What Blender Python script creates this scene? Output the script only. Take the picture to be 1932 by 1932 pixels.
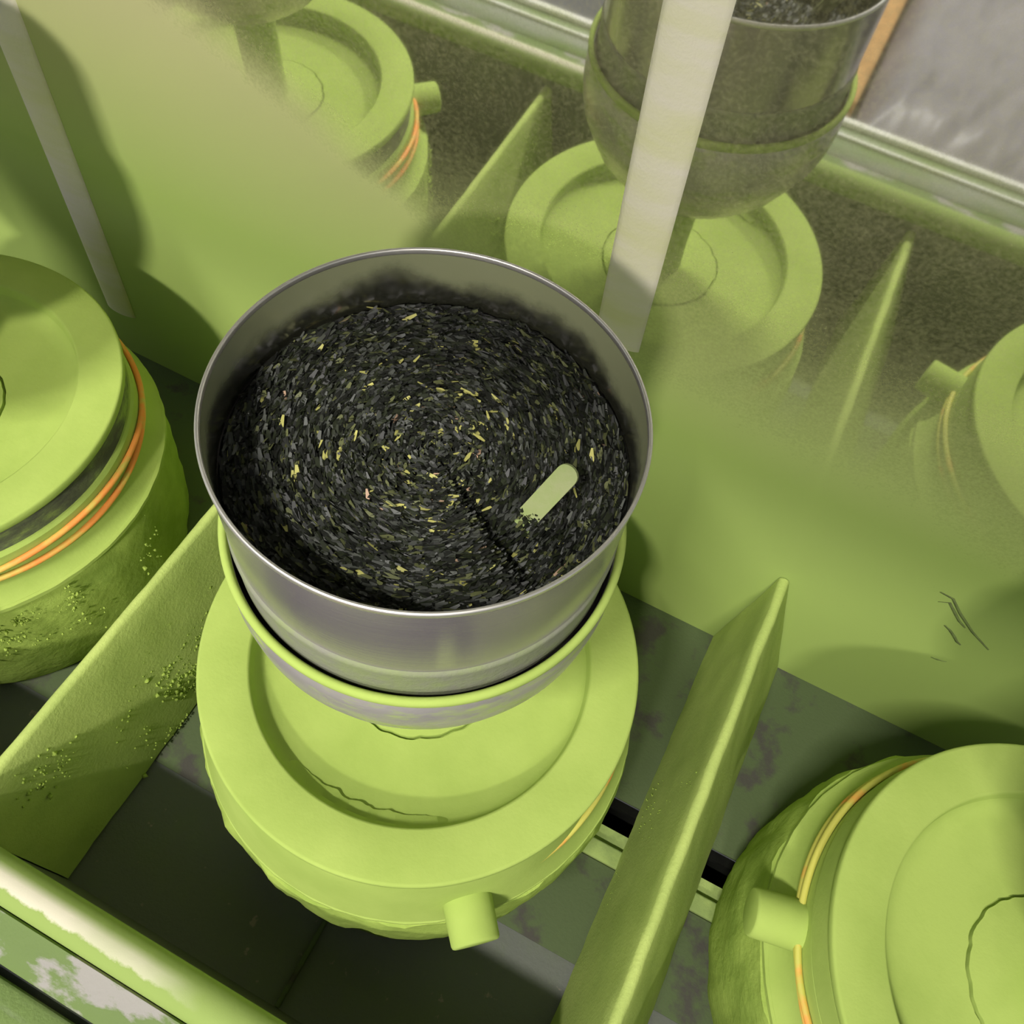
import bpy, bmesh, math, random
from mathutils import Vector, Matrix, noise
random.seed(7)
for o in list(bpy.data.objects): bpy.data.objects.remove(o)
scene = bpy.context.scene
C = scene.collection

# ------------------------------------------------------------------ camera
CAM = Vector((0.101, -0.1878, 0.5485))
RX = Vector((0.8891431, 0.4466825, 0.0994949))      # image right
DN = Vector((0.4315320, -0.7460116, -0.5071950))    # image down
FW = Vector((-0.1523308, 0.4939042, -0.8560689))    # forward
cd = bpy.data.cameras.new('camera'); cam = bpy.data.objects.new('camera', cd); C.objects.link(cam)
m = Matrix.Identity(4)
for i in range(3):
    m[i][0] = RX[i]; m[i][1] = -DN[i]; m[i][2] = -FW[i]; m[i][3] = CAM[i]
cam.matrix_world = m
cd.sensor_width = 36.0; cd.sensor_height = 36.0; cd.sensor_fit = 'HORIZONTAL'
cd.lens = 36.0 * 1588.3 / 1932.0
cd.clip_start = 0.01; cd.clip_end = 100
scene.camera = cam

# ------------------------------------------------------------------ world, lamps, exposure
w = bpy.data.worlds.new('room_light'); scene.world = w; w.use_nodes = True
w.node_tree.nodes['Background'].inputs[0].default_value = (0.92, 0.95, 1.0, 1)
w.node_tree.nodes['Background'].inputs[1].default_value = 0.50

def area(name, loc, target, sx, sy, power, col):
    l = bpy.data.lights.new(name, 'AREA'); l.shape = 'RECTANGLE'; l.size = sx; l.size_y = sy
    l.energy = power; l.color = col
    o = bpy.data.objects.new(name, l); C.objects.link(o); o.location = loc
    d = Vector(target) - Vector(loc)
    o.rotation_euler = d.to_track_quat('-Z', 'Y').to_euler()
    return o
# ceiling tube in front of the machine (steep), and a second, lower lamp further out to the right
area('ceiling_tube_lamp', (-0.42, -1.70, 2.59), (0, 0, 0), 0.60, 0.06, 80, (1.0, 0.97, 0.91))
rl = area('room_lamp', (0.46, -2.60, 2.03), (-0.42, 0.2, 0.20), 0.25, 0.14, 4.3, (1.0, 0.95, 0.88))
rl.data.spread = math.radians(42)

vs = scene.view_settings
vs.view_transform = 'Standard'; vs.look = 'None'; vs.gamma = 1.0; vs.exposure = 0.0
vs.use_curve_mapping = False

# ------------------------------------------------------------------ helpers
def tag(o, label=None, cat=None, group=None, kind=None):
    if label: o['label'] = label
    if cat: o['category'] = cat
    if group: o['group'] = group
    if kind: o['kind'] = kind
    return o
def empty(name, loc=(0, 0, 0), rz=0.0):
    o = bpy.data.objects.new(name, None); C.objects.link(o); o.location = loc
    o.rotation_euler = (0, 0, rz); o.empty_display_size = 0.02
    return o
def mesh_obj(name, verts, faces, mat, parent=None, smooth=True, mats=None, midx=None):
    me = bpy.data.meshes.new(name); me.from_pydata([tuple(v) for v in verts], [], faces)
    me.update()
    for mm in (mats or [mat]): me.materials.append(mm)
    if midx: me.polygons.foreach_set('material_index', midx)
    me.polygons.foreach_set('use_smooth', [smooth] * len(me.polygons))
    o = bpy.data.objects.new(name, me); C.objects.link(o)
    if parent: o.parent = parent
    return o
def sharp(o, ang=35):
    me = o.data; bm = bmesh.new(); bm.from_mesh(me)
    bmesh.ops.recalc_face_normals(bm, faces=bm.faces)
    lim = math.radians(ang)
    for e in bm.edges:
        if len(e.link_faces) == 2: e.smooth = e.calc_face_angle(0) < lim
        else: e.smooth = True
    bm.to_mesh(me); bm.free(); return o
def lathe(name, prof, mat, parent=None, n=128, jit=None, close=False, ang=35):
    """prof: list of (r, z); jit(theta, k) -> (dr, dz)"""
    V, F = [], []
    for k, (r, z) in enumerate(prof):
        for i in range(n):
            t = 2 * math.pi * i / n
            dr, dz = jit(t, k) if jit else (0, 0)
            V.append(((r + dr) * math.cos(t), (r + dr) * math.sin(t), z + dz))
    m_ = len(prof)
    for k in range(m_ if close else m_ - 1):
        k2 = (k + 1) % m_
        for i in range(n):
            j = (i + 1) % n
            F.append((k * n + i, k * n + j, k2 * n + j, k2 * n + i))
    if not close:
        if prof[0][0] < 0.02: F.append(tuple(range(n))[::-1])
        if prof[-1][0] < 0.02: F.append(tuple((m_ - 1) * n + i for i in range(n)))
    return sharp(mesh_obj(name, V, F, mat, parent), ang)
def box_vf(x0, x1, y0, y1, z0, z1):
    V = [(x, y, z) for x in (x0, x1) for y in (y0, y1) for z in (z0, z1)]
    F = [(0, 1, 3, 2), (4, 6, 7, 5), (0, 4, 5, 1), (2, 3, 7, 6), (0, 2, 6, 4), (1, 5, 7, 3)]
    return V, F
def box(name, x0, x1, y0, y1, z0, z1, mat, parent=None, bev=0.0):
    V, F = box_vf(x0, x1, y0, y1, z0, z1)
    o = mesh_obj(name, V, F, mat, parent, smooth=bev > 0)
    if bev:
        bm = bmesh.new(); bm.from_mesh(o.data)
        bmesh.ops.bevel(bm, geom=list(bm.edges), offset=bev, segments=3, affect='EDGES', profile=0.5)
        bmesh.ops.recalc_face_normals(bm, faces=bm.faces)
        bm.to_mesh(o.data); bm.free()
        o.data.polygons.foreach_set('use_smooth', [True] * len(o.data.polygons))
        sharp(o, 40)
    return o
def tube_vf(path, r, n=8, closed=False):
    V, F = [], []; L = len(path); P = [Vector(p) for p in path]
    for k in range(L):
        a = P[(k - 1) % L] if (closed or k > 0) else P[k]
        b = P[(k + 1) % L] if (closed or k < L - 1) else P[k]
        t = (b - a).normalized(); u = t.cross(Vector((0, 0, 1)))
        if u.length < 1e-4: u = Vector((1, 0, 0))
        u.normalize(); v = u.cross(t)
        for i in range(n):
            q = 2 * math.pi * i / n; V.append(P[k] + r * (math.cos(q) * u + math.sin(q) * v))
    for k in range(L if closed else L - 1):
        k2 = (k + 1) % L
        for i in range(n):
            j = (i + 1) % n; F.append((k * n + i, k * n + j, k2 * n + j, k2 * n + i))
    return V, F
def fbm(p, s, o=4):
    return noise.fractal(Vector(p) * s, 1.0, 2.0, o)

# ------------------------------------------------------------------ materials
def mat(name):
    m_ = bpy.data.materials.new(name); m_.use_nodes = True
    nt = m_.node_tree; b = nt.nodes['Principled BSDF']
    return m_, nt, b
def N(nt, t, **k):
    n = nt.nodes.new(t)
    for a, v in k.items(): setattr(n, a, v)
    return n
def noise_node(nt, scale, detail=6, rough=0.6, coord=None):
    n = N(nt, 'ShaderNodeTexNoise'); n.inputs['Scale'].default_value = scale
    n.inputs['Detail'].default_value = detail; n.inputs['Roughness'].default_value = rough
    if coord is not None: nt.links.new(coord, n.inputs['Vector'])
    return n
def geo_pos(nt): return N(nt, 'ShaderNodeNewGeometry').outputs['Position']
def ramp(nt, src, stops):
    r = N(nt, 'ShaderNodeValToRGB'); e = r.color_ramp.elements
    while len(e) < len(stops): e.new(0.5)
    for el, (p, c) in zip(e, stops):
        el.position = p; el.color = c if len(c) == 4 else (*c, 1)
    nt.links.new(src, r.inputs[0]); return r.outputs[0]
def mixc(nt, fac, a, b):
    x = N(nt, 'ShaderNodeMix', data_type='RGBA')
    for s, v in ((0, fac), (6, a), (7, b)):
        if isinstance(v, (int, float)): x.inputs[s].default_value = v
        elif isinstance(v, tuple): x.inputs[s].default_value = (*v, 1) if len(v) == 3 else v
        else: nt.links.new(v, x.inputs[s])
    return x.outputs[2]
def bump(nt, b, h, strength, dist):
    n = N(nt, 'ShaderNodeBump'); n.inputs['Strength'].default_value = strength
    n.inputs['Distance'].default_value = dist
    nt.links.new(h, n.inputs['Height']); nt.links.new(n.outputs[0], b.inputs['Normal'])

POW = (0.415, 0.530, 0.127)        # green tea powder
POW2 = (0.360, 0.472, 0.105)
def powder(name, c1=POW, c2=POW2, bs=0.25, bscale=260, var=14):
    m_, nt, b = mat(name); pos = geo_pos(nt)
    n1 = noise_node(nt, var, 5, 0.6, pos); n2 = noise_node(nt, bscale, 4, 0.6, pos)
    c = ramp(nt, n1.outputs[0], [(0.35, c2), (0.62, c1)])
    nt.links.new(c, b.inputs['Base Color']); b.inputs['Roughness'].default_value = 0.95
    b.inputs['Specular IOR Level'].default_value = 0.08
    bump(nt, b, n2.outputs[0], bs, 0.002)
    return m_
M_pow = powder('green_powder', bs=0.10)
M_pow_rough = powder('caked_green_powder', (0.40, 0.52, 0.11), (0.30, 0.41, 0.08), 0.55, 120, 25)
M_pow_div = powder('powdered_sheet', (0.50, 0.60, 0.175), (0.42, 0.52, 0.145), 0.28, 330, 18)
M_clump = powder('powder_crumbs', (0.40, 0.52, 0.10), (0.34, 0.45, 0.09), 0.8, 300, 40)

def stone_mat():
    m_, nt, b = mat('bare_stone'); pos = geo_pos(nt)
    mp = N(nt, 'ShaderNodeMapping'); nt.links.new(pos, mp.inputs[0]); mp.inputs['Scale'].default_value = (1, 1, 3)
    n1 = noise_node(nt, 22, 6, 0.65, mp.outputs[0])
    c = ramp(nt, n1.outputs[0], [(0.40, (0.075, 0.078, 0.055)), (0.52, (0.13, 0.15, 0.07)), (0.66, (0.30, 0.40, 0.085))])
    nt.links.new(c, b.inputs['Base Color']); b.inputs['Roughness'].default_value = 0.9
    n2 = noise_node(nt, 200, 4, 0.6, pos); bump(nt, b, n2.outputs[0], 0.3, 0.002)
    return m_
M_stone = stone_mat()

def steel(name, col=(0.60, 0.575, 0.59), rough=0.16, dusty=0.0, metal=1.0):
    m_, nt, b = mat(name); tc = N(nt, 'ShaderNodeTexCoord')
    mp = N(nt, 'ShaderNodeMapping'); nt.links.new(tc.outputs['Object'], mp.inputs[0]); mp.inputs['Scale'].default_value = (6, 6, 500)
    n1 = noise_node(nt, 3.0, 3, 0.6, mp.outputs[0])
    b.inputs['Metallic'].default_value = metal; b.inputs['Base Color'].default_value = (*col, 1)
    r = N(nt, 'ShaderNodeMapRange'); nt.links.new(n1.outputs[0], r.inputs[0])
    r.inputs[3].default_value = rough - 0.05; r.inputs[4].default_value = rough + 0.10
    nt.links.new(r.outputs[0], b.inputs['Roughness'])
    bump(nt, b, n1.outputs[0], 0.06, 0.0006)
    if dusty:
        pos = geo_pos(nt); mp2 = N(nt, 'ShaderNodeMapping'); nt.links.new(pos, mp2.inputs[0]); mp2.inputs['Scale'].default_value = (1, 1, 2.5)
        n2 = noise_node(nt, 30, 5, 0.65, mp2.outputs[0])
        f = ramp(nt, n2.outputs[0], [(0.50 - 0.1 * dusty, (0, 0, 0)), (0.72, (1, 1, 1))])
        d = N(nt, 'ShaderNodeBsdfDiffuse'); d.inputs[0].default_value = (*POW2, 1)
        ms = N(nt, 'ShaderNodeMixShader'); nt.links.new(f, ms.inputs[0])
        nt.links.new(b.outputs[0], ms.inputs[1]); nt.links.new(d.outputs[0], ms.inputs[2])
        nt.links.new(ms.outputs[0], nt.nodes['Material Output'].inputs[0])
    return m_
M_steel = steel('brushed_steel', (0.40, 0.352, 0.388), 0.16, 0.0, 0.66)
M_rim = steel('bright_steel_rim', (0.84, 0.80, 0.74), 0.42)
M_bowl = steel('dusty_brushed_steel', (0.56, 0.51, 0.54), 0.30, 0.02, 0.60)

def panel_mat():
    """polished sheet under a film of tea dust, thick at the foot and thinner higher up"""
    m_, nt, b = mat('dusty_polished_sheet'); pos = geo_pos(nt)
    sx = N(nt, 'ShaderNodeSeparateXYZ'); nt.links.new(pos, sx.inputs[0])
    big = noise_node(nt, 4.5, 4, 0.55, pos); fine = noise_node(nt, 420, 3, 0.7, pos); mid = noise_node(nt, 90, 4, 0.6, pos)
    # dust cover against height
    hz = N(nt, 'ShaderNodeMapRange'); nt.links.new(sx.outputs[2], hz.inputs[0])
    hz.inputs[1].default_value = 0.03; hz.inputs[2].default_value = 0.245
    hz.inputs[3].default_value = 1.10; hz.inputs[4].default_value = 0.17
    hz.interpolation_type = 'SMOOTHSTEP'
    def add(a, bb, k, off):
        x = N(nt, 'ShaderNodeMath', operation='MULTIPLY_ADD'); nt.links.new(bb, x.inputs[0]); x.inputs[1].default_value = k
        y = N(nt, 'ShaderNodeMath', operation='ADD'); y.inputs[1].default_value = off; nt.links.new(a, y.inputs[0])
        nt.links.new(y.outputs[0], x.inputs[2]); return x.outputs[0]
    f = add(hz.outputs[0], big.outputs[0], 0.55, -0.275)
    # heavier diffuse cover left of the centre mill, along a slanted edge
    dg = N(nt, 'ShaderNodeMath', operation='MULTIPLY_ADD'); nt.links.new(sx.outputs[2], dg.inputs[0]); dg.inputs[1].default_value = 1.5; nt.links.new(sx.outputs[0], dg.inputs[2])
    dg2 = N(nt, 'ShaderNodeMath', operation='MULTIPLY_ADD'); nt.links.new(big.outputs[0], dg2.inputs[0]); dg2.inputs[1].default_value = 0.22; nt.links.new(dg.outputs[0], dg2.inputs[2])
    lx = N(nt, 'ShaderNodeMapRange'); nt.links.new(dg2.outputs[0], lx.inputs[0]); lx.interpolation_type = 'SMOOTHSTEP'
    lx.inputs[1].default_value = 0.11; lx.inputs[2].default_value = 0.25; lx.inputs[3].default_value = 0.85; lx.inputs[4].default_value = 0.0
    s = N(nt, 'ShaderNodeMath', operation='ADD'); nt.links.new(f, s.inputs[0]); nt.links.new(lx.outputs[0], s.inputs[1])
    f = add(s.outputs[0], fine.outputs[0], 0.50, -0.25); f = add(f, mid.outputs[0], 0.14, -0.07)
    cl = N(nt, 'ShaderNodeClamp'); nt.links.new(f, cl.inputs[0]); cl.inputs[1].default_value = 0.10; cl.inputs[2].default_value = 0.985
    b.inputs['Metallic'].default_value = 1.0; b.inputs['Base Color'].default_value = (0.74, 0.75, 0.72, 1)
    b.inputs['Roughness'].default_value = 0.035
    cz = N(nt, 'ShaderNodeMapRange'); nt.links.new(sx.outputs[2], cz.inputs[0])
    cz.inputs[1].default_value = 0.05; cz.inputs[2].default_value = 0.25
    dc = mixc(nt, cz.outputs[0], (0.39, 0.505, 0.140), (0.57, 0.54, 0.29))
    d = N(nt, 'ShaderNodeBsdfDiffuse'); nt.links.new(dc, d.inputs[0])
    ms = N(nt, 'ShaderNodeMixShader'); nt.links.new(cl.outputs[0], ms.inputs[0])
    nt.links.new(b.outputs[0], ms.inputs[1]); nt.links.new(d.outputs[0], ms.inputs[2])
    nt.links.new(ms.outputs[0], nt.nodes['Material Output'].inputs[0])
    return m_
M_panel = panel_mat()

def dusted(name, base, dust, lo, hi, scale, rough=0.6, metal=0.0, stretch=(1, 1, 1), specks=False):
    m_, nt, b = mat(name); pos = geo_pos(nt)
    mp = N(nt, 'ShaderNodeMapping'); nt.links.new(pos, mp.inputs[0]); mp.inputs['Scale'].default_value = stretch
    n1 = noise_node(nt, scale, 7, 0.62, mp.outputs[0])
    f = ramp(nt, n1.outputs[0], [(lo, (0, 0, 0)), (hi, (1, 1, 1))])
    c = mixc(nt, f, base, dust)
    if specks:
        n3 = noise_node(nt, 55, 4, 0.6, pos)
        f3 = ramp(nt, n3.outputs[0], [(0.66, (0, 0, 0)), (0.70, (1, 1, 1))])
        c = mixc(nt, f3, c, (0.30, 0.26, 0.22))
    nt.links.new(c, b.inputs['Base Color']); b.inputs['Roughness'].default_value = rough
    b.inputs['Metallic'].default_value = metal; b.inputs['Specular IOR Level'].default_value = 0.2
    n2 = noise_node(nt, 300, 4, 0.6, pos); bump(nt, b, n2.outputs[0], 0.3, 0.0015)
    return m_
M_floor_front = dusted('dark_floor_sheet', (0.170, 0.178, 0.155), (0.175, 0.205, 0.125), 0.45, 0.75, 14, 0.55, specks=True)
M_floor_green = dusted('dusty_floor_sheet', (0.095, 0.088, 0.075), (0.115, 0.150, 0.068), 0.36, 0.46, 22, 0.8)
M_bar = dusted('dusty_bar', (0.28, 0.36, 0.12), (0.38, 0.48, 0.15), 0.4, 0.6, 40, 0.9)
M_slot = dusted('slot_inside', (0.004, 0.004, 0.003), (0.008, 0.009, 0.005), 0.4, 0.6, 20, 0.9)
M_ledge = dusted('half_wiped_ledge', (0.34, 0.32, 0.29), (0.15, 0.215, 0.065), 0.42, 0.49, 18, 0.6, stretch=(1, 2.5, 1))
M_outer = dusted('outer_frame', (0.36, 0.38, 0.30), (0.22, 0.31, 0.10), 0.40, 0.60, 8, 0.5, stretch=(0.6, 3, 1))
M_white = dusted('pale_frame_edge', (0.88, 0.86, 0.80), (0.75, 0.76, 0.55), 0.45, 0.7, 10, 0.5)
M_gap = dusted('dark_gap_strip', (0.03, 0.032, 0.03), (0.05, 0.06, 0.035), 0.4, 0.7, 20, 0.7)
M_light_streak = dusted('pale_light_streak', (0.80, 0.74, 0.62), (0.72, 0.70, 0.42), 0.40, 0.62, 9, 0.75, stretch=(0.4, 1, 2.2))  # pale colour stands in for light thrown onto the sheet by the hoppers
def film_mat():
    m_, nt, b = mat('filmed_steel'); pos = geo_pos(nt); sx = N(nt, 'ShaderNodeSeparateXYZ'); nt.links.new(pos, sx.inputs[0])
    n1 = noise_node(nt, 26, 5, 0.6, pos)
    b.inputs['Metallic'].default_value = 1.0; b.inputs['Base Color'].default_value = (0.55, 0.52, 0.55, 1); b.inputs['Roughness'].default_value = 0.22
    a = N(nt, 'ShaderNodeMath', operation='MULTIPLY_ADD'); nt.links.new(n1.outputs[0], a.inputs[0]); a.inputs[1].default_value = 0.030
    nt.links.new(sx.outputs[2], a.inputs[2])
    r = N(nt, 'ShaderNodeMapRange'); nt.links.new(a.outputs[0], r.inputs[0]); r.inputs[1].default_value = 0.262; r.inputs[2].default_value = 0.276
    r.inputs[3].default_value = 0.04; r.inputs[4].default_value = 0.62; r.interpolation_type = 'SMOOTHSTEP'
    d = N(nt, 'ShaderNodeBsdfDiffuse'); d.inputs[0].default_value = (0.36, 0.38, 0.21, 1)
    ms = N(nt, 'ShaderNodeMixShader'); nt.links.new(r.outputs[0], ms.inputs[0]); nt.links.new(b.outputs[0], ms.inputs[1]); nt.links.new(d.outputs[0], ms.inputs[2])
    nt.links.new(ms.outputs[0], nt.nodes['Material Output'].inputs[0]); return m_
M_film = film_mat()
M_foot = dusted('dusty_steel_foot', (0.24, 0.24, 0.19), (0.25, 0.29, 0.14), 0.4, 0.6, 30, 0.6)
M_scrape = dusted('scraped_dust', (0.13, 0.16, 0.06), (0.20, 0.26, 0.08), 0.4, 0.6, 60, 0.8)
M_added_hood = dusted('added_hood_sheet', (0.36, 0.37, 0.33), (0.30, 0.36, 0.18), 0.4, 0.7, 3, 0.7)  # for the added hood that shades the sheet from out of view
M_roomfloor = dusted('room_floor', (0.20, 0.195, 0.20), (0.26, 0.25, 0.25), 0.4, 0.6, 2, 0.6)

def rail_mat():
    m_, nt, b = mat('powdered_round_rail'); pos = geo_pos(nt)
    sx = N(nt, 'ShaderNodeSeparateXYZ'); nt.links.new(pos, sx.inputs[0])
    n1 = noise_node(nt, 70, 6, 0.7, pos); n0 = noise_node(nt, 9, 4, 0.6, pos)
    # wiped band: a strip along the crown of the rail, running out to the right
    def mad(a, k, c):
        x = N(nt, 'ShaderNodeMath', operation='MULTIPLY_ADD'); nt.links.new(a, x.inputs[0]); x.inputs[1].default_value = k
        if isinstance(c, float): x.inputs[2].default_value = c
        else: nt.links.new(c, x.inputs[2])
        return x.outputs[0]
    y = mad(n1.outputs[0], 0.010, mad(sx.outputs[1], 1.0, -0.005))       # jittered y
    lo = N(nt, 'ShaderNodeMapRange'); nt.links.new(y, lo.inputs[0]); lo.inputs[1].default_value = -0.2455; lo.inputs[2].default_value = -0.2435
    hi = N(nt, 'ShaderNodeMapRange'); nt.links.new(sx.outputs[1], hi.inputs[0]); hi.inputs[1].default_value = -0.2325; hi.inputs[2].default_value = -0.2375
    xx = N(nt, 'ShaderNodeMapRange'); nt.links.new(mad(n0.outputs[0], 0.10, sx.outputs[0]), xx.inputs[0])
    xx.inputs[1].default_value = 0.03; xx.inputs[2].default_value = -0.05
    a = N(nt, 'ShaderNodeMath', operation='MULTIPLY'); nt.links.new(lo.outputs[0], a.inputs[0]); nt.links.new(hi.outputs[0], a.inputs[1])
    a2 = N(nt, 'ShaderNodeMath', operation='MULTIPLY'); nt.links.new(a.outputs[0], a2.inputs[0]); nt.links.new(xx.outputs[0], a2.inputs[1])
    c = mixc(nt, a2.outputs[0], (0.29, 0.385, 0.105), (0.66, 0.62, 0.47))
    nt.links.new(c, b.inputs['Base Color']); b.inputs['Roughness'].default_value = 0.8; b.inputs['Specular IOR Level'].default_value = 0.15
    bump(nt, b, n1.outputs[0], 0.25, 0.0015)
    return m_
M_rail = rail_mat()

def band_mat(name, dust):
    m_, nt, b = mat(name); pos = geo_pos(nt)
    n1 = noise_node(nt, 28, 4, 0.6, pos)
    f = ramp(nt, n1.outputs[0], [(dust - 0.10, (1, 1, 1)), (dust + 0.06, (0, 0, 0))])
    c = mixc(nt, f, (0.95, 0.33, 0.07), (0.62, 0.58, 0.11))
    nt.links.new(c, b.inputs['Base Color']); b.inputs['Roughness'].default_value = 0.6
    return m_
M_band = band_mat('orange_rubber', 0.46); M_band_dust = band_mat('dusty_orange_rubber', 0.64)

def flat(name, c, rough=0.7, spec=0.3):
    m_, nt, b = mat(name); pos = geo_pos(nt); n = noise_node(nt, 60, 4, 0.6, pos)
    c2 = tuple(x * 0.7 for x in c)
    cc = ramp(nt, n.outputs[0], [(0.35, c2), (0.65, c)])
    nt.links.new(cc, b.inputs['Base Color']); b.inputs['Roughness'].default_value = rough; b.inputs['Specular IOR Level'].default_value = spec
    return m_
LEAF = [flat('leaf_black', (0.010, 0.011, 0.008), 0.5, 0.4), flat('leaf_dark_green', (0.020, 0.025, 0.011), 0.5, 0.4),
        flat('leaf_grey', (0.060, 0.064, 0.055), 0.5, 0.4), flat('leaf_olive', (0.12, 0.13, 0.05), 0.6),
        flat('leaf_yellow', (0.50, 0.48, 0.14), 0.6), flat('leaf_pink', (0.50, 0.33, 0.22), 0.6)]
M_bed = flat('leaf_bed', (0.012, 0.013, 0.010), 0.9, 0.1)
M_paddle = dusted('dusty_paddle', (0.27, 0.30, 0.14), (0.23, 0.29, 0.10), 0.4, 0.6, 60, 0.7)
def bag_mat():
    m_, nt, b = mat('grey_plastic_film'); pos = geo_pos(nt); n = noise_node(nt, 5, 5, 0.6, pos)
    c = ramp(nt, n.outputs[0], [(0.35, (0.30, 0.272, 0.285)), (0.65, (0.43, 0.39, 0.40))])
    nt.links.new(c, b.inputs['Base Color']); b.inputs['Roughness'].default_value = 0.42
    return m_
M_bag = bag_mat()
M_orange = flat('orange_board', (0.80, 0.46, 0.18), 0.6); M_blue = flat('pale_blue_board', (0.45, 0.62, 0.72), 0.6)
M_table = flat('dark_table', (0.09, 0.085, 0.095), 0.6)

# ------------------------------------------------------------------ room and machine shell
YP, ZF = 0.2255, -0.23
V, F = box_vf(-4, 4, -5, 2.0, -1.06, -1.0)
tag(mesh_obj('floor', V, F, M_roomfloor, smooth=False), kind='structure')

# back sheet (polished, dusty) standing behind the mills
sheet = empty('back_sheet', (0, YP, ZF))
tag(sheet, 'tall polished sheet behind the mills, mirror-like above and green with dust below', 'panel')
TILT = 0.0352
V, F = box_vf(-1.3, 1.3, 0, 0.006, 0, 1.08)
o = mesh_obj('sheet', V, F, M_panel, sheet, smooth=False)
# shear so the sheet leans a touch towards the mills like the real one
for v in o.data.vertices: v.co.y -= (v.co.z - 0.23) * TILT
def light_streak(xc0, xc1, z0, z1, w_, rise):
    """thin bowed batten standing in for a light streak off a hopper, local coords of the sheet"""
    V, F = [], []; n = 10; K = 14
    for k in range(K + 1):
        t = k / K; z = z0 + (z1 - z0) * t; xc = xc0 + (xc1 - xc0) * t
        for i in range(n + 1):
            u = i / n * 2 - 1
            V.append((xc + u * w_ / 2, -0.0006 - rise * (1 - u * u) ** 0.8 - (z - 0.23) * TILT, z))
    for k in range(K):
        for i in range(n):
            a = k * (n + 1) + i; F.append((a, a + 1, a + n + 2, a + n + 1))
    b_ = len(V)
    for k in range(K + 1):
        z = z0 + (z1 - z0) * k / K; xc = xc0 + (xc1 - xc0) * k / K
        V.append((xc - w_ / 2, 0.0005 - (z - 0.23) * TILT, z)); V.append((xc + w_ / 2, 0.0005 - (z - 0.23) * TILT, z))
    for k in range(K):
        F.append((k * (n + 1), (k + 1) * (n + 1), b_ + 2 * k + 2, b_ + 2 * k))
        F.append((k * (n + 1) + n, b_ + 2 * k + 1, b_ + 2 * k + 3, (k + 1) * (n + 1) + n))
    o = mesh_obj('light_streak', V, F, M_light_streak, sheet); o['label'] = 'streak of light off a hopper, shaped as a pale batten on the sheet'
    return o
light_streak(0.026, 0.010, 0.345, 0.80, 0.033, 0.0035)
light_streak(-0.500, -0.462, 0.075, 0.60, 0.036, 0.0035)
# scrape marks in the dust
SCR = [[(0.3175, 0.0066), (0.3280, 0.0055), (0.3410, -0.0080), (0.3600, -0.0240), (0.3806, -0.0371)],
       [(0.3230, -0.0060), (0.3290, -0.0010), (0.3380, -0.0100), (0.3460, -0.0180), (0.3536, -0.0230)],
       [(0.3420, -0.0320), (0.3480, -0.0350), (0.3540, -0.0400), (0.3600, -0.0460), (0.3640, -0.0480)],
       [(0.3590, -0.0840), (0.3620, -0.0835), (0.3650, -0.0830), (0.3680, -0.0818), (0.3701, -0.0802)]]
for scr in SCR:
    P = [(x, -0.0006 - z * TILT, z - ZF) for x, z in scr]
    V, F = [], []
    for i, p in enumerate(P):
        wd = 0.0007 * math.sin(math.pi * (i + 0.4) / 4.8) + 0.00015
        V += [(p[0] - wd, p[1], p[2] - wd), (p[0] + wd, p[1], p[2] + wd), (p[0] + wd, 0.0008 + p[1], p[2] + wd), (p[0] - wd, 0.0008 + p[1], p[2] - wd)]
    for i in range(4):
        for j in range(4): F.append((i * 4 + j, i * 4 + (j + 1) % 4, i * 4 + 4 + (j + 1) % 4, i * 4 + 4 + j))
    mesh_obj('scrape_mark', V, F, M_scrape, sheet)

# unseen hood added over the rear of the machine: its front edge throws the straight shade line across the sheet
def added_hood_y(x): return YP - (0.85 - (-0.012 + 0.040 * x)) / 1.35
V = [(-1.3, added_hood_y(-1.3), 0.85), (1.3, added_hood_y(1.3), 0.85), (1.3, YP + 0.03, 0.85), (-1.3, YP + 0.03, 0.85)]
V += [(x, y, z + 0.02) for x, y, z in V]
F = [(0, 3, 2, 1), (4, 5, 6, 7), (0, 1, 5, 4), (1, 2, 6, 5), (2, 3, 7, 6), (3, 0, 4, 7)]
tag(mesh_obj('added_hood', V, F, M_added_hood, smooth=False), kind='structure')

# tray that carries the mills
tray = empty('machine_tray', (0, 0, ZF))
tag(tray, 'dark dusty steel tray under the mills with slots, bars and front wall', 'tray')
def tbox(name, x0, x1, y0, y1, z0, z1, m_, bev=0.0, parent=tray):
    return box(name, x0, x1, y0, y1, z0 - ZF, z1 - ZF, m_, parent, bev)
tbox('rear_floor', -1.3, 1.3, 0.040, YP + 0.04, -0.2335, -0.2305, M_floor_green)
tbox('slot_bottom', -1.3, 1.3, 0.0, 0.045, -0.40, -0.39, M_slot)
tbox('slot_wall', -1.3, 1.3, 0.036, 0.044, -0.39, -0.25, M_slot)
tbox('slot_step', -1.3, 1.3, -0.001, 0.014, -0.39, -0.238, M_bar)
tbox('cross_bar', -1.3, 1.3, -0.017, -0.001, -0.39, -0.2298, M_bar, 0.002)
tbox('front_floor', -1.3, 1.3, -0.2345, -0.017, -0.25, -0.2345, M_floor_front)
for x0, x1 in ((0.085, 0.236), (0.236, 0.43)):
    tbox('dusty_plate', x0 + 0.001, x1 - 0.001, -0.100, -0.0175, -0.2345, -0.2325, M_floor_green, 0.0008)
for x0, x1 in ((-0.40, -0.06),):
    tbox('dusty_plate', x0, x1, -0.125, -0.0175, -0.2345, -0.2325, M_floor_green, 0.0008)
tbox('floor_rib', 0.0020, 0.0060, -0.234, -0.150, -0.2345, -0.2285, M_floor_green, 0.0012)
tbox('front_wall', -1.3, 1.3, -0.2445, -0.2345, -0.39, -0.052, M_floor_front)
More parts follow.
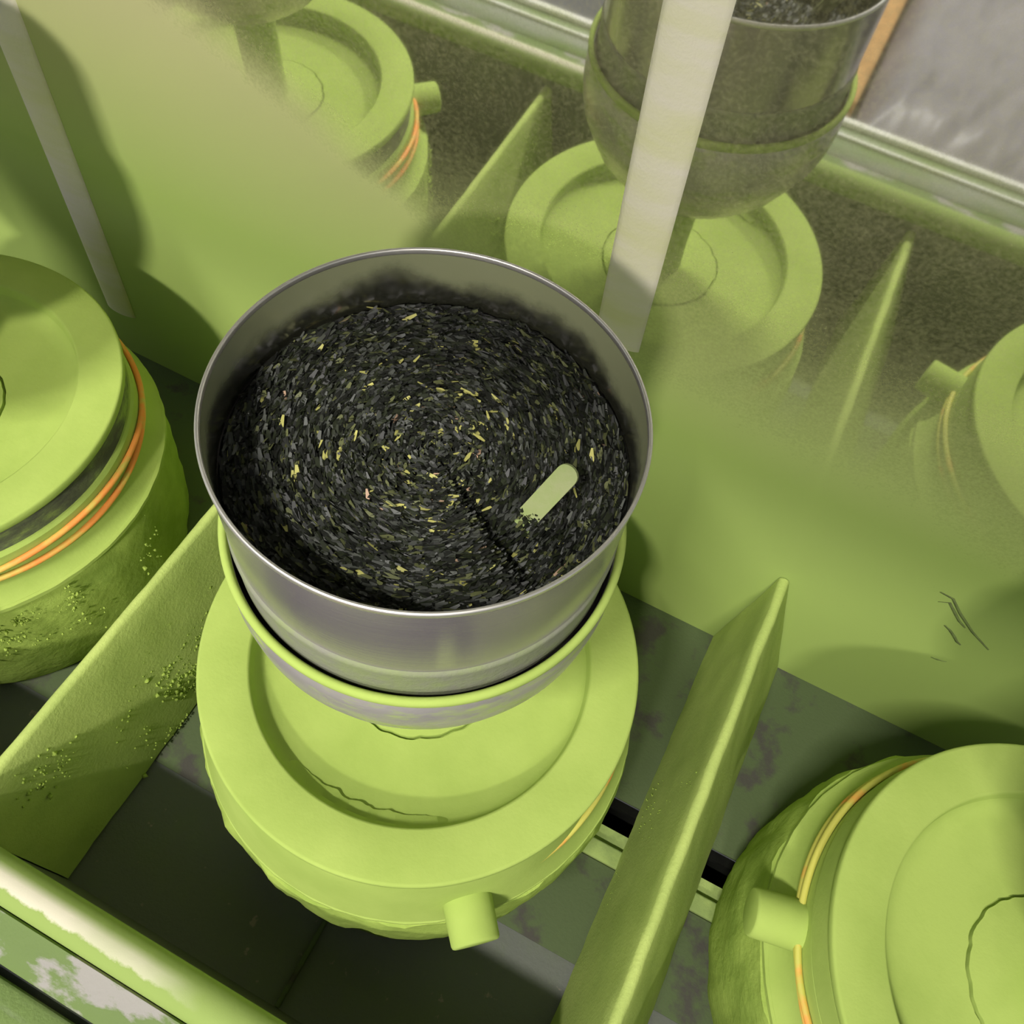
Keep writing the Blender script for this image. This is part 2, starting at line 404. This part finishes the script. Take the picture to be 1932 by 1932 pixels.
# front edge profiles: round rail, ledge, dark strip in the gap, outer frame
def profile_bar(name, prof, m_, parent, ang=40):
    V, F = [], []; n = len(prof); K = 40
    for k in range(K + 1):
        x = -1.3 + 2.6 * k / K
        for (y, z) in prof: V.append((x, y, z - ZF))
    for k in range(K):
        for i in range(n):
            j = (i + 1) % n; F.append((k * n + i, k * n + j, k * n + n + j, k * n + n + i))
    F.append(tuple(range(n))); F.append(tuple(K * n + i for i in range(n))[::-1])
    return sharp(mesh_obj(name, V, F, m_, parent), ang)
rc, rr = (-0.2405, -0.0505), 0.0130
profile_bar('round_rail', [(rc[0] + rr * math.cos(t), rc[1] + rr * math.sin(t)) for t in [2 * math.pi * i / 32 for i in range(32)]], M_rail, tray)
profile_bar('ledge', [(-0.2780, -0.070), (-0.2780, -0.0535), (-0.2770, -0.0525), (-0.2660, -0.0505), (-0.2550, -0.0475), (-0.2540, -0.049), (-0.2540, -0.070)], M_ledge, tray)
tbox('gap_strip', -1.3, 1.3, -0.2842, -0.2765, -0.09, -0.0645, M_gap)  # dark strip laid in the gap between ledge and outer frame
profile_bar('outer_frame', [(-0.3090, -0.090), (-0.3090, -0.0510), (-0.2860, -0.0555), (-0.2842, -0.0575), (-0.2842, -0.090)], M_outer, tray)
profile_bar('bead', [(-0.3140, -0.060), (-0.3140, -0.0490), (-0.3090, -0.0480), (-0.3090, -0.060)], M_white, tray)
profile_bar('outer_channel', [(-0.3340, -0.090), (-0.3340, -0.0540), (-0.3140, -0.0540), (-0.3140, -0.090)], M_outer, tray)
profile_bar('outer_edge', [(-0.3420, -1.0), (-0.3420, -0.0480), (-0.3340, -0.0480), (-0.3340, -1.0)], M_white, tray)

# ------------------------------------------------------------------ dividers
def divider(label, x0, x1, zr, fl, fr, seed):
    """ridge from (x0 at the sheet) to (x1 at the front wall); feet fl / fr either side"""
    d = empty('divider', ((x0 + x1) / 2, 0, ZF)); tag(d, label, 'divider', 'ridged dividers between the mills')
    xm = (x0 + x1) / 2; H = zr - ZF - 0.0035; V, F = [], []; K = 60; r = 0.0045
    ys = [YP - 0.001 + (-0.2335 - YP + 0.001) * k / K for k in range(K + 1)]
    fb = 0.0045   # floor height above the tray's own zero in front is lower; foot reaches it
    for k, y in enumerate(ys):
        t = k / K; xr = x0 + (x1 - x0) * t - xm
        prof = [(fl, 0.0005)]
        for i in range(1, 8): prof.append((fl * (1 - i / 8) - r * 0.9 * (i / 8), H * i / 8 - r * 0.2))
        for i in range(7):
            a = math.pi * (0.93 - 0.86 * i / 6); prof.append((r * math.cos(a), H - r * 0.6 + r * math.sin(a)))
        for i in range(7, 0, -1): prof.append((fr * (1 - i / 8) + r * 0.9 * (i / 8), H * i / 8 - r * 0.2))
        prof.append((fr, 0.0005))
        for (px, pz) in prof:
            dd = 0.0010 * fbm((px * 3 + seed, y, pz), 30, 4)
            V.append((xr + px + dd, y + 0.0352 * (-ZF - pz) * (1 - t), pz + (dd * 0.5 if pz > 0.01 else 0)))
    n = len(prof)
    for k in range(K):
        for i in range(n - 1): F.append((k * n + i, k * n + i + 1, k * n + n + i + 1, k * n + n + i))
        F.append((k * n + n - 1, k * n, k * n + n, k * n + 2 * n - 1))
    F.append(tuple(range(n))[::-1]); F.append(tuple(K * n + i for i in range(n)))
    sharp(mesh_obj('ridged_sheet', V, F, M_pow_div, d), 50)
    return d, H
def crumbs(parent, pts, smin, smax, seed, name='powder_crumbs'):
    """little lumps of caked powder, one mesh; pts are local positions"""
    rnd = random.Random(seed); V, F = [], []
    base = [(1, 0, 0), (-1, 0, 0), (0, 1, 0), (0, -1, 0), (0, 0, 1), (0, 0, -1)]
    fc = [(0, 2, 4), (2, 1, 4), (1, 3, 4), (3, 0, 4), (2, 0, 5), (1, 2, 5), (3, 1, 5), (0, 3, 5)]
    for p in pts:
        s = rnd.uniform(smin, smax) * (1.8 if rnd.random() < 0.08 else 1); b_ = len(V)
        R_ = Matrix.Rotation(rnd.uniform(0, 6.28), 3, 'Z') @ Matrix.Rotation(rnd.uniform(0, 6.28), 3, 'X')
        for q in base: V.append(Vector(p) + R_ @ Vector(q) * s * rnd.uniform(0.6, 1.3))
        F += [tuple(b_ + i for i in f) for f in fc]
    return tag(mesh_obj(name, V, F, M_clump, parent, smooth=True), kind='stuff')
dR, HR = divider('ridged green divider between the hoppered mill and the mill at the lower right', 0.2236, 0.2175, -0.0678, -0.0165, 0.0535, 3.1)
dL, HL = divider('ridged green divider crusted with crumbs, between the leftmost mill and the hoppered mill', -0.2240, -0.2262, -0.0678, -0.030, 0.0280, 8.4)
rnd = random.Random(4)
pts = []
for i in range(760):        # crust low on the right flank of the left divider
    y = rnd.gauss(-0.055, 0.030); h = abs(rnd.gauss(0.0, 0.055)) + 0.002
    if h > HL * 0.85 or not -0.2 < y < 0.15 or fbm((y, h, 2), 26, 3) < -0.12: continue
    pts.append((0.028 * (1 - h / HL) + 0.0012, y, h))
for i in range(60):
    y = rnd.gauss(-0.175, 0.012); h = HL * rnd.gauss(0.72, 0.07)
    pts.append((0.028 * (1 - h / HL) + 0.003, y, h))
crumbs(dL, pts, 0.0007, 0.0017, 1)
pts = []
for i in range(420):
    y = rnd.uniform(-0.2, 0.06); h = HR * rnd.uniform(0.05, 0.9)
    if fbm((y, h, 5), 20, 3) < 0.05: continue
    pts.append((-0.0165 * (1 - h / HR) - 0.003 * (h / HR), y, h))
crumbs(dR, pts, 0.0005, 0.0011, 2)

# ------------------------------------------------------------------ mills
def arc_lines(prof): return prof
def make_mill():
    t = empty('stone_mill', (0, 0, 0))
    # lower stone, caked with powder
    def j_low(th, k):
        a = 0.0032 * fbm((math.cos(th) * .16, math.sin(th) * .16, k * 0.012), 32, 5)
        return (a if 1 < k < 12 else 0, 0)
    prof = [(0.125, -0.2298), (0.156, -0.2298), (0.1610, -0.215), (0.1635, -0.195), (0.1650, -0.175), (0.1660, -0.155), (0.1664, -0.140),
            (0.1664, -0.125), (0.1660, -0.112), (0.1655, -0.102), (0.1645, -0.094), (0.1630, -0.0885), (0.1605, -0.0875), (0.150, -0.0875), (0.125, -0.0875)]
    lathe('lower_stone', prof, M_pow_rough, t, 192, j_low, close=True)
    # lip where the two stones meet
    def j_lip(th, k):
        a = fbm((math.cos(th), math.sin(th), 3.0), 9, 4)
        return (0.0008 * a, 0.0012 * a if k in (3, 4) else 0)
    lathe('lip', [(0.1560, -0.0790), (0.1605, -0.0800), (0.1628, -0.0815), (0.1630, -0.0850), (0.1605, -0.0880), (0.155, -0.0880)], M_pow, t, 192, j_lip, close=True)
    # upper stone: bare wall under the rim, dusted flare below the band
    lathe('stone_wall', [(0.1400, -0.004), (0.1425, -0.008), (0.1440, -0.020), (0.1450, -0.0340), (0.1400, -0.0345)], M_stone, t, 128, close=True)
    lathe('upper_stone', [(0.1380, -0.0340), (0.1465, -0.0342), (0.1485, -0.0365), (0.1490, -0.0500), (0.1500, -0.0620), (0.1530, -0.0710), (0.1575, -0.0780), (0.1605, -0.0800), (0.1605, -0.0880), (0.1380, -0.0880)], M_pow, t, 160, close=True)
    # flat rim and the hollow dish inside it
    lathe('rim', [(0.1440, -0.0095), (0.1488, -0.0092), (0.1500, -0.0072), (0.1500, -0.0016), (0.1492, -0.0002), (0.1478, 0.0), (0.1180, 0.0), (0.1166, -0.0006), (0.1158, -0.0030), (0.1145, -0.0095)], M_pow, t, 160, close=True, ang=60)
    def j_d(th, k):
        return (0.0012 * fbm((math.cos(th), math.sin(th), 1.3), 5, 4), 0) if k in (7, 8, 9, 10) else (0, 0)
    lathe('dish', [(0.1158, -0.0070), (0.1140, -0.0120), (0.1095, -0.0168), (0.1010, -0.0195), (0.0850, -0.0205), (0.0700, -0.0208), (0.0600, -0.0208),
                   (0.0562, -0.0206), (0.0558, -0.0240), (0.0546, -0.0240), (0.0542, -0.0196), (0.0450, -0.0180), (0.0330, -0.0165), (0.0050, -0.0160)], M_pow, t, 160, j_d)
    # peg the mill is driven by (local +x)
    P = [(0.1440, 0), (0.1880, 0)]
    V, F = [], []; n = 28; st = [(0.142, 0.0170), (0.150, 0.0168), (0.1795, 0.0160), (0.1812, 0.0154), (0.1818, 0.0142)]
    for x, r in st:
        for i in range(n):
            a = 2 * math.pi * i / n; V.append((x, r * math.cos(a), -0.058 + r * math.sin(a)))
    for k in range(len(st) - 1):
        for i in range(n):
            j = (i + 1) % n; F.append((k * n + i, k * n + j, k * n + n + j, k * n + n + i))
    F.append(tuple((len(st) - 1) * n + i for i in range(n))); F.append(tuple(range(n))[::-1])
    sharp(mesh_obj('peg', V, F, M_pow, t), 45)
    return t
def dup(root):
    r = root.copy(); C.objects.link(r)
    for ch in root.children:
        c = ch.copy(); C.objects.link(c); c.parent = r; c.matrix_parent_inverse = ch.matrix_parent_inverse
    return r
XL, XR = -0.4437, 0.4516
MILLS = [((0, 0), -49.5, 'green powdered stone mill under the steel hopper full of tea leaves'),
         ((XL, -0.0037), -46.5, 'green powdered stone mill at the left edge with a bright orange band'),
         ((XR, 0.0), 191.5, 'green powdered stone mill at the lower right with its peg towards the divider')]
proto = make_mill()
mills = []
for i, (p, a, lab) in enumerate(MILLS):
    o = proto if i == 0 else dup(proto)
    o.location = (p[0], p[1], 0); o.rotation_euler = (0, 0, math.radians(a))
    tag(o, lab, 'mill', 'stone mills in a row'); mills.append(o)
# caked drift inside the dish of the centre mill, with a ragged edge
V, F = [], []; K = 70
for k in range(K + 1):
    th = math.radians(-112 + 60 * k / K); e = math.sin(math.pi * k / K) ** 0.5
    rin = 0.1075 - 0.003 * e + 0.0016 * fbm((k * 0.16, 1, 2), 1.0, 4)
    for (r, z) in ((rin, -0.0190), (rin + 0.0004, -0.0190 + 0.0032 * e + 0.0003), (0.1125, -0.0140 + 0.0020 * e), (0.1162, -0.0045 + 0.001 * e)):
        V.append((r * math.cos(th), r * math.sin(th), z))
for k in range(K):
    for i in range(3): F.append((k * 4 + i, k * 4 + 4 + i, k * 4 + 5 + i, k * 4 + 1 + i))
o = sharp(mesh_obj('powder_drift', V, F, M_pow), 40)
o.parent = mills[0]; o.matrix_parent_inverse = Matrix.Rotation(math.radians(49.5), 4, 'Z')
# thick smooth coat of powder over the wall of the centre mill, thinner on its right side
def j_coat(th, k):
    th = (th + math.radians(0) + math.pi) % (2 * math.pi) - math.pi
    bare = math.exp(-((th - 0.10) / 0.45) ** 2)
    return (-0.0085 * bare if k in (1, 2, 3, 4) else 0, 0)
o = lathe('powder_coat', [(0.1440, -0.0090), (0.1492, -0.0098), (0.1520, -0.0300), (0.1556, -0.0520), (0.1590, -0.0690), (0.1620, -0.0802), (0.1440, -0.0802)], M_pow, None, 160, j_coat, close=True, ang=50)
o.parent = mills[0]; o.matrix_parent_inverse = Matrix.Rotation(math.radians(49.5), 4, 'Z')
o = lathe('powder_coat', [(0.1440, -0.0090), (0.1490, -0.0098), (0.1497, -0.0330), (0.1440, -0.0340)], M_pow, None, 160, None, close=True, ang=50)
o.parent = mills[2]
for ch in mills[1].children:
    if ch.name.startswith('lower_stone'): ch.location = Matrix.Rotation(math.radians(46.5), 3, 'Z') @ Vector((-0.007, -0.004, 0))
# crumbs on the caked lower stone of the left mill
pts = []; rnd = random.Random(9)
for i in range(900):
    th = math.radians(rnd.uniform(-95, 10)); z = -0.090 - abs(rnd.gauss(0, 0.028))
    if z < -0.2 or fbm((th * 0.1, z, 7), 24, 3) < 0.02: continue
    r = 0.1632 + min(0.003, (-0.0875 - z) * 0.15)
    pts.append((r * math.cos(th), r * math.sin(th), z))
o = crumbs(mills[1], pts, 0.0006, 0.0017, 5)
o.matrix_parent_inverse = Matrix.Rotation(math.radians(46.5), 4, 'Z')

# rubber bands, each a doubled loop round a mill
def rubber_band(loc, label, m_, ph, amp):
    V, F = [], []
    for s in (0, 1):
        P = []
        for k in range(160):
            th = 2 * math.pi * k / 160
            z = -0.0510 + (1 if s else -1) * amp * math.sin(th * 1.5 * 2 / 3 * 2 + ph) + (0.0012 if s else -0.0012)
            P.append((0.1515 * math.cos(th), 0.1515 * math.sin(th), z))
        v, f = tube_vf(P, 0.0025, 8, True); b_ = len(V); V += v; F += [tuple(b_ + i for i in q) for q in f]
    o = mesh_obj('rubber_band', V, F, m_); o.location = loc
    return tag(o, label, 'rubber band', 'rubber bands round the mills')
rubber_band((XL, -0.0037, 0), 'bright orange doubled rubber band round the leftmost mill', M_band, 1.75, 0.0065)
rubber_band((0, 0, 0), 'dust-covered rubber band round the mill with the tea hopper', M_band_dust, 0.4, 0.004)
rubber_band((XR, 0, 0), 'dusty orange rubber band round the mill at the lower right', M_band_dust, 2.6, 0.005)

# ------------------------------------------------------------------ hoppers
def make_hopper():
    t = empty('hopper', (0, 0, -0.016))
    o_ = 0.016
    lathe('rim', [(r, z + o_) for r, z in [(0.0911, 0.2690), (0.0911, 0.2712), (0.0915, 0.2719), (0.0924, 0.2719), (0.0929, 0.2712), (0.0929, 0.2694), (0.0923, 0.2688)]], M_rim, t, 160, close=True, ang=80)
    cyl = [(0.0918, 0.2690), (0.0923, 0.2690), (0.0923, 0.2130), (0.0921, 0.2115), (0.0917, 0.2110)]
    lathe('cylinder', [(r, z + o_) for r, z in cyl], M_steel, t, 160, close=True, ang=50)
    lathe('inner_wall', [(r, z + o_) for r, z in [(0.0911, 0.2692), (0.0917, 0.2692), (0.0917, 0.1800), (0.0911, 0.1800)]], M_film, t, 160, close=True, ang=50)
    q = lathe('foot', [(r, z + o_) for r, z in [(0.0920, 0.2115), (0.0930, 0.2105), (0.0934, 0.2085), (0.0930, 0.2065), (0.0930, 0.1840), (0.0918, 0.1830)]], M_foot, t, 160, close=True, ang=50)
    q['label'] = 'dusty pale band at the foot of the cylinder'
    bowl = [(0.0965, 0.1860), (0.0990, 0.1780), (0.0995, 0.1650), (0.0985, 0.1520), (0.0955, 0.1400), (0.0905, 0.1290), (0.0820, 0.1130), (0.0700, 0.0990), (0.0560, 0.0890), (0.0400, 0.0820), (0.0300, 0.0780),
            (0.0285, 0.0790), (0.0390, 0.0835), (0.0550, 0.0905), (0.0690, 0.1005), (0.0805, 0.1140), (0.0890, 0.1300), (0.0940, 0.1405), (0.0968, 0.1525), (0.0976, 0.1650), (0.0972, 0.1780), (0.0952, 0.1860)]
    lathe('bowl', [(r, z + o_) for r, z in bowl], M_bowl, t, 160, close=True, ang=60)
    lip = [(0.0960, 0.1850), (0.0985, 0.1850), (0.0996, 0.1868), (0.0996, 0.1898), (0.0984, 0.1914), (0.0966, 0.1914), (0.0956, 0.1900), (0.0953, 0.1868)]
    q = lathe('lip', [(r, z + o_) for r, z in lip], M_pow, t, 160, close=True, ang=60); q['label'] = 'powder-covered lip of the bowl'
    lathe('neck', [(0.0290, 0.0800 + o_), (0.0200, 0.0600 + o_), (0.0190, 0.0100 + o_), (0.0200, 0.0), (0.0150, 0.0), (0.0150, 0.0800 + o_)], M_pow, t, 64, close=True)
    return t
hp = make_hopper()
HOP = [((0, 0), 'shiny steel hopper filled with dark tea leaves on the middle mill'),
       ((XL, -0.0037), 'steel hopper on the leftmost mill, reflected in the dusty sheet'),
       ((XR, 0.0), 'steel hopper on the mill at the lower right')]
for i, (p, lab) in enumerate(HOP):
    o = hp if i == 0 else dup(hp)
    o.location = (p[0], p[1], -0.016); tag(o, lab, 'hopper', 'steel hoppers on the mills')

# ------------------------------------------------------------------ tea leaves
PX, PY = 0.0530, -0.0060          # where the paddle enters the leaves
pa = math.atan2(PY, PX)
def bed_z(x, y):
    r = math.hypot(x, y); th = math.atan2(y, x)
    z = 0.2390 + 0.0015 * math.cos(r / 0.091 * math.pi) + 0.0012 * fbm((x, y, 0), 60, 3)
    # furrow trailing behind the paddle
    d = (th - (pa - 0.25) + math.pi) % (2 * math.pi) - math.pi
    rr_ = (r - 0.060) / 0.036
    if -1.2 < d < 0.45: z -= 0.0190 * math.exp(-(d / 0.19) ** 2) * math.exp(-rr_ * rr_)
    return z
tl = empty('tea_leaves', (0, 0, 0.225)); tag(tl, 'dark swirling tea leaves inside the steel hopper', 'tea leaves', kind='stuff')
V, F = [(0, 0, bed_z(0, 0) - 0.225)], []; NR, NT = 26, 96
for i in range(1, NR + 1):
    for j in range(NT):
        r = 0.0908 * i / NR; a = 2 * math.pi * j / NT; x, y = r * math.cos(a), r * math.sin(a)
        V.append((x, y, bed_z(x, y) - 0.2265))
for j in range(NT): F.append((0, 1 + j, 1 + (j + 1) % NT))
for i in range(NR - 1):
    for j in range(NT):
        a = 1 + i * NT + j; b_ = 1 + i * NT + (j + 1) % NT; F.append((a, a + NT, b_ + NT, b_))
tag(mesh_obj('leaf_bed', V, F, M_bed, tl), kind='stuff')
V, F, MI = [], [], []; rnd = random.Random(21)
for i in range(17000):
    r = 0.0885 * math.sqrt(rnd.random()); th = rnd.uniform(0, 2 * math.pi); x, y = r * math.cos(th), r * math.sin(th)
    k = r / 0.0885
    u = rnd.random() + (0.018 if k < 0.4 else 0)
    mi = 0 if u < 0.42 else 1 if u < 0.72 else 2 if u < 0.90 else 3 if u < (0.975 + 0.017 * k) else 4 if u < (1.012 if k < 0.4 else 0.997) else 5
    if mi == 5 and rnd.random() < 0.5: mi = 3
    big = mi >= 4
    L_ = rnd.uniform(0.0009, 0.0022) * (1 + 1.9 * k) * (1.15 if big else 1); W_ = rnd.uniform(0.0005, 0.0011) * (1 + 0.35 * k)
    spread = 0.9 - 0.72 * min(1, k * 2.0)
    d = th + math.pi / 2 + rnd.gauss(0, spread); tilt = rnd.gauss(0, 0.35); roll = rnd.gauss(0, 0.45)
    z = bed_z(x, y) - 0.225 + rnd.uniform(-0.0006, 0.0010)
    R_ = Matrix.Rotation(d, 3, 'Z') @ Matrix.Rotation(tilt, 3, 'Y') @ Matrix.Rotation(roll, 3, 'X')
    b_ = len(V); c = Vector((x, y, z)); bend = rnd.uniform(-0.0003, 0.0003)
    for (px, py, pz) in ((-L_, -W_ * .5, 0), (-L_ * .1, -W_, bend), (L_, -W_ * .35, 0), (L_, W_ * .35, 0), (-L_ * .1, W_, bend), (-L_, W_ * .5, 0)):
        V.append(c + R_ @ Vector((px, py, pz)))
    F += [(b_, b_ + 1, b_ + 4, b_ + 5), (b_ + 1, b_ + 2, b_ + 3, b_ + 4)]; MI += [mi, mi]
tag(mesh_obj('leaf_flakes', V, F, None, tl, smooth=False, mats=LEAF, midx=MI), kind='stuff')

# paddle standing in the leaves
def paddle():
    ax = Vector((0.010, 0.0153, 0.025)).normalized()      # along the blade
    side = Vector((0.95, -0.20, -0.10)); side = (side - ax * side.dot(ax)).normalized(); nrm = ax.cross(side)
    b0 = Vector((0.0502, -0.0093, 0.2300)); L_, w2, th = 0.0400, 0.0050, 0.0009
    out = [(-w2, 0), (w2, 0), (w2, L_ * 0.86)]
    for i in range(1, 9):
        a = math.pi * i / 9; out.append((w2 * math.cos(a), L_ * 0.86 + w2 * 0.9 * math.sin(a)))
    out.append((-w2, L_ * 0.86))
    V = [b0 + side * a + ax * b_ + nrm * th for a, b_ in out] + [b0 + side * a + ax * b_ - nrm * th for a, b_ in out]
    n = len(out); F = [tuple(range(n)), tuple(range(n, 2 * n))[::-1]]
    F += [(i, i + n, (i + 1) % n + n, (i + 1) % n) for i in range(n)]
    o = sharp(mesh_obj('paddle', V, F, M_paddle), 40)
    return tag(o, 'flat pale green paddle stuck in the tea leaves inside the hopper', 'paddle')
paddle()

# ------------------------------------------------------------------ beyond the front edge (seen only in the polished sheet)
tb = empty('side_table', (0.30, -1.25, -1.0)); tag(tb, 'dark low table in front of the machine', 'table')
box('tabletop', -0.62, 0.62, -0.55, 0.55, 0.55, 0.59, M_table, tb, 0.004)
for sx_ in (-0.56, 0.56):
    for sy_ in (-0.5, 0.5): box('leg', sx_ - 0.02, sx_ + 0.02, sy_ - 0.02, sy_ + 0.02, 0, 0.55, M_table, tb)
# grey bag lying on the table
V, F = [], []; NX, NY = 70, 90
x0, x1, y0, y1 = 0.114, 0.52, -1.75, -0.80
for s in (1, -1):
    for j in range(NY + 1):
        for i in range(NX + 1):
            u, v = i / NX, j / NY
            x = x0 + (x1 - x0) * u + 0.012 * fbm((v, 0, s), 4, 2); y = y0 + (y1 - y0) * v + 0.012 * fbm((u, 3, s), 4, 2)
            e = max(0.0, min(1, u / 0.18, (1 - u) / 0.18, v / 0.12, (1 - v) / 0.12)); e = math.sin(e * math.pi / 2)
            h = 0.052 * e
            if s > 0:
                h += e * (0.012 * fbm((x * 1.0, y * 0.35, 0), 16, 3) + 0.020 * abs(fbm((x + y * 0.45, y * 0.12, 4), 9, 2)))
                h = max(0.003, h + 0.004)
            else: h = 0.0005
            V.append((x, y, -0.41 + h))
W1 = NX + 1; off = W1 * (NY + 1)
for j in range(NY):
    for i in range(NX):
        a = j * W1 + i; F.append((a, a + 1, a + W1 + 1, a + W1)); F.append((off + a, off + a + W1, off + a + W1 + 1, off + a + 1))
edge = [i for i in range(W1)] + [j * W1 + NX for j in range(1, NY + 1)] + [NY * W1 + i for i in range(NX - 1, -1, -1)] + [j * W1 for j in range(NY - 1, 0, -1)]
for k in range(len(edge)):
    a, b_ = edge[k], edge[(k + 1) % len(edge)]; F.append((a, off + a, off + b_, b_))
tag(mesh_obj('plastic_bag', V, F, M_bag), 'crumpled grey plastic bag reflected at the upper right corner', 'bag')
o = box('storage_box', -0.16, 0.105, -1.70, -0.86, -0.41, -0.36, M_orange, None, 0.006)
tag(o, 'flat orange board beside the grey plastic bag', 'board')
